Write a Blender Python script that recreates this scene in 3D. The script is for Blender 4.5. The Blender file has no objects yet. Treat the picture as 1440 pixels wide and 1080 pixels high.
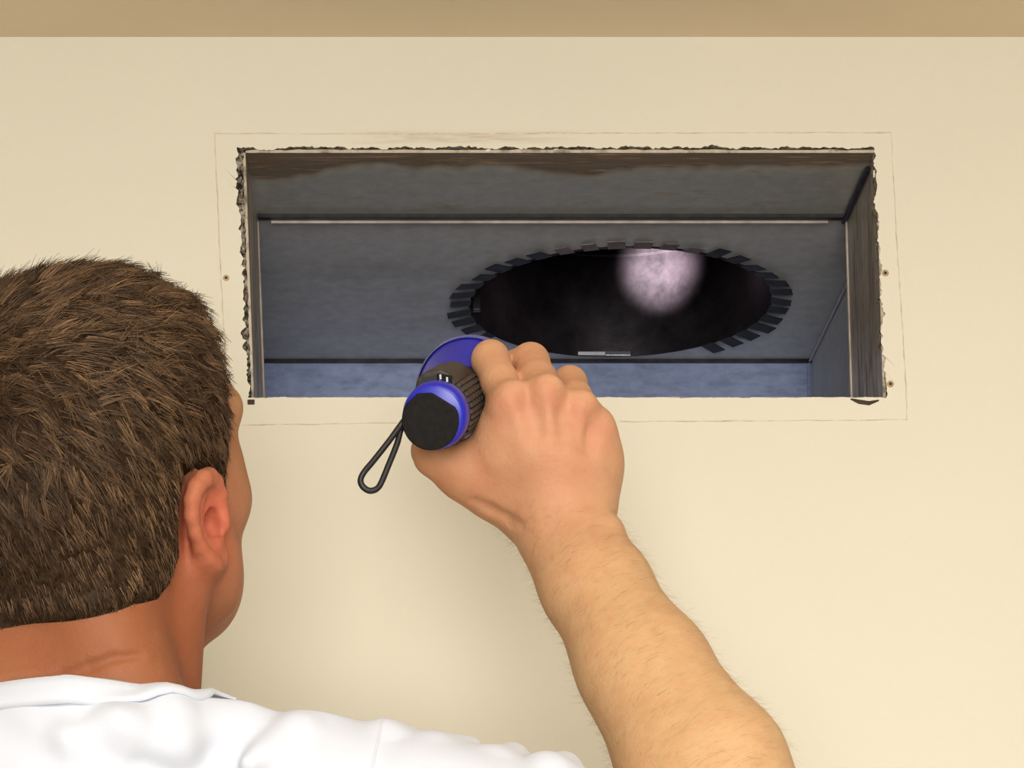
import bpy, math, random
import numpy as np
from mathutils import Vector, Matrix

random.seed(7); rng = np.random.default_rng(7)
scene = bpy.context.scene
C = scene.collection

# ------------------------------------------------------------------ camera, world, lights, exposure
F, D0, CZ = 3300.0, 1.886, 1.25          # focal length (px of 1440), camera-wall distance, camera height
PX, PY = 602.0, 1617.0                   # where the wall normal through the lens meets the picture
cam_d = bpy.data.cameras.new('camera'); cam = bpy.data.objects.new('camera', cam_d); C.objects.link(cam)
cam.location = (0, -D0, CZ); cam.rotation_euler = (math.radians(90), 0, 0)
cam_d.sensor_width = 36; cam_d.lens = F / 1440 * 36
cam_d.shift_x = (720 - PX) / 1440; cam_d.shift_y = (PY - 540) / 1440
cam_d.clip_start = 0.02
scene.camera = cam

world = bpy.data.worlds.new('world'); scene.world = world; world.use_nodes = True
bg = world.node_tree.nodes['Background']
bg.inputs[0].default_value = (0.96, 0.975, 1.0, 1); bg.inputs[1].default_value = 0.28

def area(name, loc, target, size, sizey, power, col):
    l = bpy.data.lights.new(name, 'AREA'); l.shape = 'RECTANGLE'; l.size = size; l.size_y = sizey
    l.energy = power; l.color = col
    o = bpy.data.objects.new(name, l); C.objects.link(o); o.location = loc
    o.rotation_euler = (Vector(target) - Vector(loc)).to_track_quat('-Z', 'Y').to_euler()
    return o
area('ceiling_lamp_light', (0.25, -1.85, 2.12), (0.24, -1.83, 0.0), 1.1, 1.1, 24, (1.0, 0.975, 0.94))
area('front_fill_light', (0.02, -3.3, 1.22), (0.0, -0.2, 1.50), 1.1, 0.9, 56, (1.0, 0.98, 0.955))  # soft fill added behind the camera; there is no window

vs = scene.view_settings
vs.view_transform = 'Standard'; vs.look = 'None'; vs.gamma = 1; vs.use_curve_mapping = False
vs.exposure = 0.16

# ------------------------------------------------------------------ helpers
def W(px, py, d):
    return np.array([(px - PX) * d / F, d - D0, CZ + (PY - py) * d / F])

def lin(r, g, b):
    f = lambda c: (c / 255 / 12.92) if c / 255 <= 0.04045 else ((c / 255 + 0.055) / 1.055) ** 2.4
    return (f(r), f(g), f(b), 1)

def tag(o, label=None, cat=None, group=None, kind=None):
    if label: o['label'] = label
    if cat: o['category'] = cat
    if group: o['group'] = group
    if kind: o['kind'] = kind
    return o

def empty(name, loc):
    o = bpy.data.objects.new(name, None); C.objects.link(o); o.location = loc
    o.empty_display_size = 0.05
    return o

def link(name, me, mat, parent=None, smooth=False):
    o = bpy.data.objects.new(name, me); C.objects.link(o)
    if mat is not None and len(me.materials) == 0:
        for m in (mat if isinstance(mat, (list, tuple)) else [mat]): me.materials.append(m)
    if smooth: me.shade_smooth()
    if parent is not None:
        o.parent = parent
        o.matrix_parent_inverse = Matrix.Translation(-Vector(world_loc(parent)))
    return o

def world_loc(o):
    v = Vector(o.location)
    return v if o.parent is None else v     # every child mesh keeps its origin at the world origin

def np_mesh(name, verts, faces):
    """faces: (n,k) array, k constant"""
    faces = np.asarray(faces, np.int32); k = faces.shape[1]; n = len(faces)
    me = bpy.data.meshes.new(name)
    me.vertices.add(len(verts)); me.vertices.foreach_set('co', np.ascontiguousarray(verts, np.float32).ravel())
    me.loops.add(n * k); me.loops.foreach_set('vertex_index', faces.ravel())
    me.polygons.add(n)
    me.polygons.foreach_set('loop_start', np.arange(0, n * k, k, dtype=np.int32))
    me.polygons.foreach_set('loop_total', np.full(n, k, np.int32))
    me.update(calc_edges=True); me.validate()
    return me

class MB:
    def __init__(s): s.v = []; s.f = []; s.mi = []
    def add(s, vs_, fs_, mi=0):
        o = len(s.v); s.v += [tuple(map(float, v)) for v in vs_]
        s.f += [tuple(o + i for i in f) for f in fs_]; s.mi += [mi] * len(fs_)
    def box(s, a, b, mi=0):
        x0, y0, z0 = a; x1, y1, z1 = b
        s.add([(x0,y0,z0),(x1,y0,z0),(x1,y1,z0),(x0,y1,z0),(x0,y0,z1),(x1,y0,z1),(x1,y1,z1),(x0,y1,z1)],
              [(0,3,2,1),(4,5,6,7),(0,1,5,4),(1,2,6,5),(2,3,7,6),(3,0,4,7)], mi)
    def prism(s, poly, vec, mi=0):
        """poly: list of 3d points, extruded by vec, closed"""
        n = len(poly); p = [np.array(q, float) for q in poly]; q = [a + np.array(vec, float) for a in p]
        s.add(p + q, [tuple(range(n))[::-1], tuple(range(n, 2*n))] + [(i, (i+1) % n, n + (i+1) % n, n + i) for i in range(n)], mi)
    def tube(s, pts, r, n=10, closed=False, mi=0):
        pts = [np.array(p, float) for p in pts]; m = len(pts); rings = []
        rr = r if hasattr(r, '__len__') else [r] * m
        prev = None
        for i in range(m):
            a = pts[(i-1) % m] if closed or i > 0 else pts[i]; b = pts[(i+1) % m] if closed or i < m-1 else pts[i]
            t = b - a; t /= np.linalg.norm(t) + 1e-12
            if prev is None:
                u = np.cross(t, (0, 0, 1)); u = u if np.linalg.norm(u) > 1e-3 else np.cross(t, (1, 0, 0))
            else: u = prev - t * np.dot(prev, t)
            u /= np.linalg.norm(u); prev = u; w = np.cross(t, u)
            rings.append([pts[i] + rr[i] * (math.cos(2*math.pi*k/n) * u + math.sin(2*math.pi*k/n) * w) for k in range(n)])
        vs_ = [p for r_ in rings for p in r_]; fs_ = []
        for i in range(m if closed else m - 1):
            j = (i + 1) % m
            for k in range(n): fs_.append((i*n+k, i*n+(k+1) % n, j*n+(k+1) % n, j*n+k))
        if not closed: fs_ += [tuple(range(n))[::-1], tuple(range((m-1)*n, m*n))]
        s.add(vs_, fs_, mi)
    def lathe(s, o, ax, prof, n=48, mi=0, cap0=True, cap1=True):
        """prof: list of (t, r) along axis ax from origin o"""
        o = np.array(o, float); ax = np.array(ax, float); ax /= np.linalg.norm(ax)
        u = np.cross(ax, (0, 0, 1)); u /= np.linalg.norm(u); w = np.cross(u, ax)
        vs_ = []; fs_ = []
        for t, r in prof:
            for k in range(n):
                a = 2*math.pi*k/n; vs_.append(o + ax*t + r*(math.cos(a)*u + math.sin(a)*w))
        for i in range(len(prof)-1):
            for k in range(n): fs_.append((i*n+k, i*n+(k+1) % n, (i+1)*n+(k+1) % n, (i+1)*n+k))
        if cap0: fs_.append(tuple(range(n))[::-1])
        if cap1: fs_.append(tuple(range((len(prof)-1)*n, len(prof)*n)))
        s.add(vs_, fs_, mi)
    def mesh(s, name):
        me = bpy.data.meshes.new(name); me.from_pydata(s.v, [], s.f); me.validate()
        if any(s.mi): me.polygons.foreach_set('material_index', s.mi)
        me.update(); return me
    def build(s, name, mat, parent=None, smooth=False, bevel=0):
        o = link(name, s.mesh(name), mat, parent, smooth)
        if bevel:
            b = o.modifiers.new('bevel', 'BEVEL'); b.width = bevel; b.segments = 2; b.limit_method = 'ANGLE'
        if smooth:
            try: o.data.set_sharp_from_angle(angle=math.radians(40))
            except Exception: pass
        return o

# ------------------------------------------------------------------ materials
class NT:
    def __init__(s, name):
        s.m = bpy.data.materials.new(name); s.m.use_nodes = True; s.t = s.m.node_tree
        s.b = s.t.nodes['Principled BSDF']
    def n(s, typ, **kw):
        nd = s.t.nodes.new(typ)
        for k, v in kw.items():
            if k.startswith('i_'): nd.inputs[k[2:].replace('_', ' ')].default_value = v
            else: setattr(nd, k, v)
        return nd
    def l(s, a, b): s.t.links.new(a, b)
    def pos(s): return s.n('ShaderNodeNewGeometry').outputs['Position']
    def noise(s, scale, detail=3, rough=0.55, vec=None, stretch=None):
        nd = s.n('ShaderNodeTexNoise'); nd.inputs['Scale'].default_value = scale
        nd.inputs['Detail'].default_value = detail; nd.inputs['Roughness'].default_value = rough
        v = vec if vec is not None else s.n('ShaderNodeTexCoord').outputs['Object']
        if stretch:
            mp = s.n('ShaderNodeMapping'); mp.inputs['Scale'].default_value = stretch; s.l(v, mp.inputs[0]); v = mp.outputs[0]
        s.l(v, nd.inputs['Vector']); return nd.outputs['Fac']
    def ramp(s, fac, stops):
        r = s.n('ShaderNodeValToRGB'); e = r.color_ramp.elements
        while len(e) < len(stops): e.new(0.5)
        for el, (p, c) in zip(e, stops): el.position = p; el.color = c
        s.l(fac, r.inputs[0]); return r.outputs[0]
    def mix(s, fac, a, b, mode='MIX'):
        m = s.n('ShaderNodeMix', data_type='RGBA', blend_type=mode)
        for sock, v in ((m.inputs[0], fac), (m.inputs[6], a), (m.inputs[7], b)):
            if hasattr(v, 'is_output'): s.l(v, sock)
            else: sock.default_value = v
        return m.outputs[2]
    def math(s, op, a, b=None, clamp=False):
        m = s.n('ShaderNodeMath', operation=op, use_clamp=clamp)
        for sock, v in zip(m.inputs, (a, b)):
            if v is None: continue
            if hasattr(v, 'is_output'): s.l(v, sock)
            else: sock.default_value = v
        return m.outputs[0]
    def bump(s, h, strength=0.3, dist=0.001):
        b = s.n('ShaderNodeBump'); b.inputs['Strength'].default_value = strength; b.inputs['Distance'].default_value = dist
        s.l(h, b.inputs['Height']); s.l(b.outputs[0], s.b.inputs['Normal']); return b
    def col(s, c):
        if hasattr(c, 'is_output'): s.l(c, s.b.inputs['Base Color'])
        else: s.b.inputs['Base Color'].default_value = c
        return s
    def set(s, **kw):
        for k, v in kw.items(): s.b.inputs[k.replace('_', ' ')].default_value = v
        return s

def simple(name, c, rough=0.5, metal=0.0, var=0.12, scale=60, bump=0.0, dist=0.0005):
    t = NT(name); n = t.noise(scale)
    d = tuple(x * (1 - var) for x in c[:3]) + (1,); b = tuple(min(1, x * (1 + var)) for x in c[:3]) + (1,)
    t.col(t.ramp(n, [(0.3, d), (0.7, b)])); t.set(Roughness=rough, Metallic=metal)
    if bump: t.bump(n, bump, dist)
    return t.m

WALLC = (0.765, 0.718, 0.57, 1)
def mat_wall():
    t = NT('cream_wall_paint'); p = t.pos()
    big = t.noise(3.0, 2); fine = t.noise(420, 3, 0.6)
    c = t.ramp(big, [(0.3, tuple(x*0.975 for x in WALLC[:3]) + (1,)), (0.7, WALLC)])
    # old brownish grime streak left where the top edge of the grille sat
    sep = t.n('ShaderNodeSeparateXYZ'); t.l(p, sep.inputs[0])
    zc = W(700, 193, D0)[2]
    dz = t.math('DIVIDE', t.math('ABSOLUTE', t.math('SUBTRACT', sep.outputs['Z'], zc)), 0.006)
    dx = t.math('DIVIDE', t.math('ABSOLUTE', t.math('SUBTRACT', sep.outputs['X'], W(650, 0, D0)[0])), 0.10)
    k = t.math('SUBTRACT', 1.0, t.math('MAXIMUM', dz, dx), True)
    st = t.noise(60, 4, 0.7, p, (0.5, 1, 6))
    k = t.math('MULTIPLY', k, t.math('MULTIPLY', t.math('SUBTRACT', st, 0.35, True), 2.2), True)
    t.col(t.mix(k, c, (0.40, 0.27, 0.11, 1)))
    t.set(Roughness=0.75); t.b.inputs['Specular IOR Level'].default_value = 0.25
    mid = t.noise(150, 3, 0.5)
    t.bump(t.math('ADD', fine, t.math('MULTIPLY', mid, 1.3)), 0.16, 0.0010)
    return t.m
M_wall = mat_wall()
M_ceil = simple('shaded_ceiling_paint', (0.68, 0.56, 0.385, 1), 0.85, 0, 0.03, 5)  # same paint as the wall, its dimmer light put into a darker tan
M_floor = simple('beige_floor', (0.55, 0.47, 0.36, 1), 0.6, 0, 0.1, 12)
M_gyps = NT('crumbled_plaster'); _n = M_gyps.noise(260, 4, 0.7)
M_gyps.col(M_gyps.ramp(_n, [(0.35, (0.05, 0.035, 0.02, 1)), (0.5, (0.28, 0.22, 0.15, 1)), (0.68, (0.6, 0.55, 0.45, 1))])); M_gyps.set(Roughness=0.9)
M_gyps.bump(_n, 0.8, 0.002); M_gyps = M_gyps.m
M_void = NT('gap_shade_plaster'); _n = M_void.noise(220, 4, 0.7)
M_void.col(M_void.ramp(_n, [(0.42, (0.010, 0.008, 0.006, 1)), (0.52, (0.24, 0.19, 0.13, 1)), (0.64, (0.55, 0.48, 0.37, 1))])); M_void.set(Roughness=0.9); M_void = M_void.m  # plaster tones, with the shade of the gap as black patches
M_line = simple('dirty_paint_edge', (0.64, 0.56, 0.41, 1), 0.8, 0, 0.25, 90)

def galv(name, base, dirt, lo, hi, amount, rough=0.42, metal=0.75, axis=None, edge=(0, 0.03), scale=14, stretch=(1, 3, 3)):
    t = NT(name); p = t.pos()
    sp = t.noise(90, 3, 0.6); bl = t.noise(scale, 4, 0.65, p, stretch)
    c = t.ramp(sp, [(0.3, tuple(x*0.82 for x in base) + (1,)), (0.7, tuple(base) + (1,))])
    k = t.math('MULTIPLY', t.math('MULTIPLY', t.math('SUBTRACT', bl, lo, True), 1.0 / (hi - lo), True), amount)
    if axis:
        sep = t.n('ShaderNodeSeparateXYZ'); t.l(p, sep.inputs[0])
        g = t.math('DIVIDE', t.math('SUBTRACT', edge[1], sep.outputs[axis]), edge[1] - edge[0])
        wav = t.noise(5, 4, 0.6, p, (1.0, 0.6, 0.2))
        g = t.math('ADD', g, t.math('MULTIPLY', t.math('SUBTRACT', wav, 0.5), 3.2))
        g = t.math('MULTIPLY', g, 2.5, True)
        k = t.math('MAXIMUM', k, g)
    if axis:
        sk_ = t.noise(34, 5, 0.7, p, (0.5, 5, 1)); k = t.math('MULTIPLY', k, t.math('ADD', 0.45, t.math('MULTIPLY', sk_, 1.0)), True)
        dirt_c = t.ramp(sk_, [(0.38, tuple(x*0.55 for x in dirt) + (1,)), (0.55, tuple(dirt) + (1,)), (0.68, tuple(min(1, x*2.6) for x in dirt) + (1,))])
    else: dirt_c = tuple(dirt) + (1,)
    t.col(t.mix(k, c, dirt_c))
    mr = t.math('SUBTRACT', metal, t.math('MULTIPLY', k, metal * 0.8)); t.l(mr, t.b.inputs['Metallic'])
    rr = t.math('ADD', rough, t.math('MULTIPLY', k, 0.25)); t.l(rr, t.b.inputs['Roughness'])
    t.bump(sp, 0.05, 0.0008)
    return t.m
M_sleeve_top = galv('dirty_galvanised_top', (0.74, 0.74, 0.66), (0.17, 0.12, 0.08), 0.55, 0.75, 0.6, axis='Y', edge=(0.0, 0.045))
M_sleeve_side = galv('streaked_galvanised_side', (0.62, 0.55, 0.44), (0.10, 0.08, 0.06), 0.46, 0.62, 0.7, 0.35, 0.6, stretch=(1, 8, 1.4), scale=10)
M_box = galv('grey_box_metal', (0.66, 0.66, 0.66), (0.20, 0.19, 0.18), 0.5, 0.8, 0.4, 0.55, 0.35, stretch=(1, 1.5, 1.5), scale=9)
M_back = galv('blue_grey_box_metal', (0.30, 0.36, 0.55), (0.10, 0.12, 0.18), 0.45, 0.75, 0.5, 0.5, 0.25, scale=40)
M_flange = galv('paint_smeared_flange', (0.58, 0.50, 0.37), (0.12, 0.085, 0.05), 0.5, 0.65, 0.85, 0.6, 0.1, scale=40, stretch=(1, 1, 1))
M_duct = NT('black_duct_metal'); _n = M_duct.noise(30, 4, 0.7)
M_duct.col(M_duct.ramp(_n, [(0.3, (0.010, 0.008, 0.009, 1)), (0.75, (0.052, 0.041, 0.048, 1))]))
M_duct.set(Roughness=0.38, Metallic=0.6); M_duct.bump(_n, 0.15, 0.002); M_duct = M_duct.m
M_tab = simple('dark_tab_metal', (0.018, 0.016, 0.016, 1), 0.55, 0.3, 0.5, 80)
M_tab2 = simple('pinkish_tab_metal', (0.22, 0.15, 0.14, 1), 0.5, 0.3, 0.3, 80)  # pinkish tone of the tabs on the near side
M_lip = simple('bright_cut_edge', (0.55, 0.47, 0.40, 1), 0.4, 0.4, 0.3, 50)
M_clip = simple('shiny_clip_metal', (0.8, 0.8, 0.86, 1), 0.2, 0.9, 0.1, 50)
M_screw = simple('old_screw_hole', (0.05, 0.03, 0.015, 1), 0.8)
M_rust = simple('rust_ring', (0.45, 0.32, 0.17, 1), 0.8, 0, 0.3, 200)

# ------------------------------------------------------------------ the room
def sample_poly(corners, step):
    out = []
    for i in range(len(corners)):
        a = np.array(corners[i], float); b = np.array(corners[(i+1) % len(corners)], float)
        n = max(2, int(np.linalg.norm(b - a) / step))
        for k in range(n): out.append((a + (b - a) * k / n, i)); hole_idx.append((i, k, n))
    return out
hole_idx = []
hole_px = [(333, 207), (1229, 207), (1246, 559), (349, 559)]
amp = [(1.6, 1.2), (1.9, 1.8), (0.4, 0.6), (2.0, 2.0)]    # top, right, bottom, left raggedness (px)
inner = []
walk = 0.0
for p, side in sample_poly(hole_px, 3.2):
    walk = 0.75 * walk + rng.normal() * 0.6
    j = walk * amp[side][0] + rng.normal() * amp[side][1] * 0.35
    nrm = [(0, -1), (1, 0), (0, 1), (-1, 0)][side]
    inner.append((p[0] + nrm[0] * j, p[1] + nrm[1] * j))
innW = [W(x, y, D0) for x, y in inner]
x0, x1, z0, zc = -2.5, 2.5, 0.0, W(0, 52, D0)[2]
ring_px = [(310, 180), (1256, 180), (1268, 588), (322, 588)]
ringW = []
for (sd_, k_, n_) in hole_idx:
    a = np.array(ring_px[sd_], float); b = np.array(ring_px[(sd_+1) % 4], float); q = a + (b - a) * k_ / n_
    ringW.append(W(q[0], q[1], D0))
cen = np.mean(ringW, axis=0); outer = []
for p in ringW:
    d = p - cen; ts = []
    if d[0] > 0: ts.append((x1 - cen[0]) / d[0])
    if d[0] < 0: ts.append((x0 - cen[0]) / d[0])
    if d[2] > 0: ts.append((zc - cen[2]) / d[2])
    if d[2] < 0: ts.append((z0 - cen[2]) / d[2])
    outer.append(cen + d * min(ts))
n = len(innW)
for cx, cz in ((x0, z0), (x1, z0), (x0, zc), (x1, zc)):       # snap nearest ray to each corner
    i = min(range(n), key=lambda k: (outer[k][0]-cx)**2 + (outer[k][2]-cz)**2); outer[i] = np.array([cx, 0, cz])
mb = MB()
def strip(A, B_):
    m = len(A); mb.add(list(A) + list(B_), [t for i in range(m) for t in ((i, (i+1) % m, m + (i+1) % m), (i, m + (i+1) % m, m + i))], 0)
strip(innW, ringW); strip(ringW, outer)
mb.add(list(innW) + [p + np.array([0, 0.0127, 0]) for p in innW], [((i+1) % n, i, n + i, n + (i+1) % n) for i in range(n)], 1)
wall = mb.build('wall_back', [M_wall, M_gyps]); tag(wall, kind='structure')
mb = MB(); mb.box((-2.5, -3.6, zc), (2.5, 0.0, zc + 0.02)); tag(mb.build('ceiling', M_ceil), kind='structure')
mb = MB(); mb.box((-2.5, -3.6, -0.02), (2.5, 0.0, 0.0)); tag(mb.build('floor', M_floor), kind='structure')
mb = MB(); mb.box((-2.5, -0.012, 0.0), (2.5, -0.0005, 0.09)); tag(mb.build('baseboard_back', M_wall, bevel=0.003), kind='structure')

# backing added round the hole so that the gap shows dark
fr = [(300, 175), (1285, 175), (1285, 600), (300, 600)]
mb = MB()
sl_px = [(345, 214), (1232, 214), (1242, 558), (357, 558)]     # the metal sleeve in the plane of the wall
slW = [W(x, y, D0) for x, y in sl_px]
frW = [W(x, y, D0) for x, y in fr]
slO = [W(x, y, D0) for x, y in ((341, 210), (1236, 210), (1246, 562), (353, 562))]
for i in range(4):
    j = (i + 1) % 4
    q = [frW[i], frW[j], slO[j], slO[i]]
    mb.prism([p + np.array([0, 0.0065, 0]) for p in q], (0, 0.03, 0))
mb.build('gap_backing', M_void, wall)

# outline of the removed grille: a low ridge of old paint
def ridge(a, b, name='paint_ridge'):
    pts = []; m = 40
    for k in range(m + 1):
        t = k / m; w = 0.6 * math.sin(7 * t + a[0]) + rng.normal() * 0.35
        pts.append((a[0] + (b[0]-a[0])*t + (w if abs(b[0]-a[0]) < abs(b[1]-a[1]) else 0),
                    a[1] + (b[1]-a[1])*t + (w if abs(b[0]-a[0]) > abs(b[1]-a[1]) else 0)))
    mb = MB()
    mb.tube([W(x, y, D0) + np.array([0, 0.0002, 0]) for x, y in pts], [0.00055 * (0.5 + 0.8 * rng.random()) for _ in pts], 6)
    mb.build(name, M_line, wall, True)
R_ = [(301, 188), (1253, 187), (1276, 590), (322, 597)]
for i in range(4): ridge(R_[i], R_[(i+1) % 4])
for x, y, r in ((318, 391, 3.2), (1245, 384, 3.5), (1252, 540, 3.5)):
    p = W(x, y, D0); s_ = D0 / F
    mb = MB(); mb.lathe(p + np.array([0, 0.0001, 0]), (0, -1, 0), [(0, r*1.5*s_), (0.0006, r*1.1*s_)], 11); ho = mb.build('screw_hole', M_rust, wall)
    mb = MB(); mb.lathe(p + np.array([0, 0.0001, 0]), (0, -1, 0), [(0, r*0.75*s_), (0.0009, r*0.6*s_)], 9); mb.build('screw_hole_core', M_screw, ho)
mb = MB(); a = W(348, 562, D0); b = W(358, 569, D0)
mb.box((a[0], -0.0008, b[2]), (b[0], 0.004, a[2])); mb.build('plaster_gap', M_screw, wall, bevel=0.0005)
mb = MB(); mb.tube([W(x, y, D0) + np.array([0, 0.0005, 0]) for x, y in ((1196, 561), (1208, 565), (1222, 567), (1236, 563))], [0.0008, 0.002, 0.002, 0.0008], 8); mb.build('plaster_gap', M_screw, wall)
# loose flakes of paint and plaster along the cut
for k in range(46):
    side = random.choice('ttlllrrrb')
    if side == 't': x, y = random.uniform(350, 1225), random.uniform(208, 214)
    elif side == 'l': y = random.uniform(225, 470); x = 334 + (y - 210) * 0.04 + random.uniform(-2, 7)
    elif side == 'r': y = random.uniform(222, 545); x = 1231 + (y - 210) * 0.045 + random.uniform(-4, 4)
    else: y = random.uniform(557, 561); x = random.uniform(380, 1200)
    L, w = (random.uniform(5, 16), random.uniform(1.5, 3)) if side in 'tb' else (random.uniform(2, 4), random.uniform(4, 12))
    poly = [(x-L/2, y), (x-L/4, y-w/2), (x+L/3, y-w*0.6), (x+L/2, y), (x+L/5, y+w/2), (x-L/3, y+w*0.5)]
    mb = MB(); yo = random.uniform(0.0, 0.004)
    mb.prism([W(px, py, D0) + np.array([0, yo, 0]) for px, py in poly], (0, 0.0015, 0))
    mb.build('plaster_flake', M_gyps if random.random() < 0.65 else (M_wall if random.random() < 0.6 else M_void), wall)

# ------------------------------------------------------------------ the open air duct behind the wall
SD = 0.134                                   # sleeve depth
BX0, BX1, BY1 = W(285, 0, D0)[0], W(1283, 0, D0)[0], 0.498
ZT, ZB = slW[0][2], slW[2][2]
duct = empty('air_duct', (0.15, 0.25, ZB))
tag(duct, 'open sheet metal air duct box with a round black branch behind the wall opening', 'air duct')
def panel(name, a, b, mat, th, y0, y1, nrm):
    mb = MB(); v = np.array(nrm, float) * th
    q = [a + np.array([0, y0, 0]), b + np.array([0, y0, 0]), b + np.array([0, y1, 0]), a + np.array([0, y1, 0])]
    mb.prism(q, v); return mb.build(name, mat, duct)
TL, TR, BR, BL = slW
pt = panel('sleeve_top', TL, TR, M_sleeve_top, 0.0012, 0.002, SD, (0, 0, 1)); pt['label'] = 'dirty top panel of the sleeve'
pr = panel('sleeve_side', TR, BR, M_sleeve_side, 0.0012, 0.002, SD, (1, 0, 0)); pr['label'] = 'streaky right side panel of the sleeve'
panel('sleeve_side', BL, TL, M_sleeve_side, 0.0012, 0.002, SD, (-1, 0, 0))
panel('sleeve_bottom', BR, BL, M_sleeve_side, 0.0012, 0.002, SD, (0, 0, -1))
# front edges of the sleeve, smeared with wall paint
s_ = D0 / F
for a, b, w, nm in ((TL, TR, (0, 0, 4.0*s_), 'top'), (TR, BR, (4.5*s_, 0, 0), 'r'), (BR, BL, (0, 0, -2.6*s_), 'b'), (BL, TL, (-3.6*s_, 0, 0), 'l')):
    m = 60; mb = MB(); pa = []
    for k in range(m + 1):
        p = a + (b - a) * k / m; jw = 1 + 0.35 * rng.normal() * (0.6 if nm in 'tb' else 0.35)
        pa.append((p, p + np.array(w) * max(0.3, jw)))
    vs_ = [q for pr_ in pa for q in (pr_[0] + (0, 0.001, 0), pr_[1] + (0, 0.001, 0), pr_[1] + (0, 0.0026, 0), pr_[0] + (0, 0.0026, 0))]
    fs_ = []
    for k in range(m):
        for c in range(4): fs_.append((4*k+c, 4*k+(c+1) % 4, 4*k+4+(c+1) % 4, 4*k+4+c))
    mb.add(vs_, fs_); mb.build('flange', M_flange, duct)
# bent corner folds on the right hand side of the sleeve
mb = MB(); mb.tube([TR + (-0.002, 0.025, -0.003), TR + (-0.002, 0.07, -0.003), TR + (-0.002, SD, -0.003)], 0.0024, 8); mb.build('seam_or_shade', M_duct, duct, True)
mb = MB(); mb.tube([TR + (0.0, SD - 0.002, -0.004), BR + (0.0, SD - 0.002, 0.0)], 0.0016, 8); mb.build('seam_or_shade', M_lip, duct, True)
mb = MB(); mb.tube([TL + (0.0, SD - 0.002, -0.004), BL + (0.0, SD - 0.002, 0.0)], 0.0016, 8); mb.build('seam_or_shade', M_lip, duct, True)
# rear lip that hangs from the sleeve top, and a dark strip painting the gap's shadow in front of it
mb = MB(); mb.box((TL[0] + 0.012, SD - 0.002, ZT - 0.0048), (TR[0] - 0.016, SD, ZT + 0.001)); o = mb.build('lip', M_lip, duct); o['label'] = 'bright cut edge of the sleeve top'
mb = MB(); mb.box((TL[0] + 0.001, SD - 0.010, ZT - 0.0030), (TR[0] - 0.004, SD - 0.003, ZT + 0.001)); mb.build('seam_or_shade', M_tab, duct)
# box
DCX, DCY, DR = 0.182, 0.340, 0.143
ZC = ZT + 0.0005
mb = MB(); nn = 144; ci = []; ri = []
for k in range(nn):
    a = 2 * math.pi * k / nn; dx, dy = math.cos(a), math.sin(a)
    ci.append(np.array([DCX + DR*dx, DCY + DR*dy, ZC])); ts = []
    if dx > 1e-9: ts.append((BX1 - DCX) / dx)
    if dx < -1e-9: ts.append((BX0 - DCX) / dx)
    if dy > 1e-9: ts.append((BY1 - DCY) / dy)
    if dy < -1e-9: ts.append((SD - DCY) / dy)
    ri.append(np.array([DCX, DCY, ZC]) + np.array([dx, dy, 0]) * min(ts))
for cx, cy in ((BX0, SD), (BX1, SD), (BX0, BY1), (BX1, BY1)):
    i = min(range(nn), key=lambda k: (ri[k][0]-cx)**2 + (ri[k][1]-cy)**2); ri[i] = np.array([cx, cy, ZC])
mb.add(ci + ri, [(i, nn + i, nn + (i+1) % nn, (i+1) % nn) for i in range(nn)])
o = mb.build('box_roof', M_box, duct); md = o.modifiers.new('solid', 'SOLIDIFY'); md.thickness = 0.001; md.offset = 1
mb = MB(); mb.box((BX0, BY1, ZB - 0.02), (BX1, BY1 + 0.0012, ZC)); o = mb.build('box_back', M_back, duct); o['label'] = 'bluish rear panel of the duct box'
mb = MB(); mb.box((BX1, SD, ZB - 0.02), (BX1 + 0.0012, BY1, ZC)); mb.build('box_side', M_box, duct)
mb = MB(); mb.box((BX0 - 0.0012, SD, ZB - 0.02), (BX0, BY1, ZC)); mb.build('box_side', M_box, duct)
mb = MB(); mb.box((BX0, SD, ZB - 0.022), (BX1, BY1, ZB - 0.02)); mb.build('box_floor', M_box, duct)
for a, b in (((BX0, SD), (TL[0], SD)), ((TR[0] + 0.006, SD), (BX1, SD))):
    mb = MB(); mb.box((a[0], SD, ZB - 0.02), (b[0], SD + 0.0012, ZC)); mb.build('box_front', M_box, duct)
# seams: corner of roof and right side, and an upright seam on the back panel
mb = MB(); mb.tube([(BX1 - 0.002, SD + 0.02, ZC - 0.002), (BX1 - 0.002, BY1 - 0.004, ZC - 0.002)], 0.0012, 8); mb.build('seam_or_shade', M_box, duct, True)
xs = W(1137, 0, D0 + BY1)[0]
mb = MB(); mb.tube([(xs, BY1 - 0.001, ZB - 0.02), (xs, BY1 - 0.001, ZC)], 0.0014, 8); mb.build('seam_or_shade', M_back, duct, True)
mb = MB(); mb.box((BX0, BY1 - 0.004, ZC - 0.0035), (BX1, BY1 - 0.0005, ZC)); mb.build('seam_or_shade', M_duct, duct)
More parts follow.
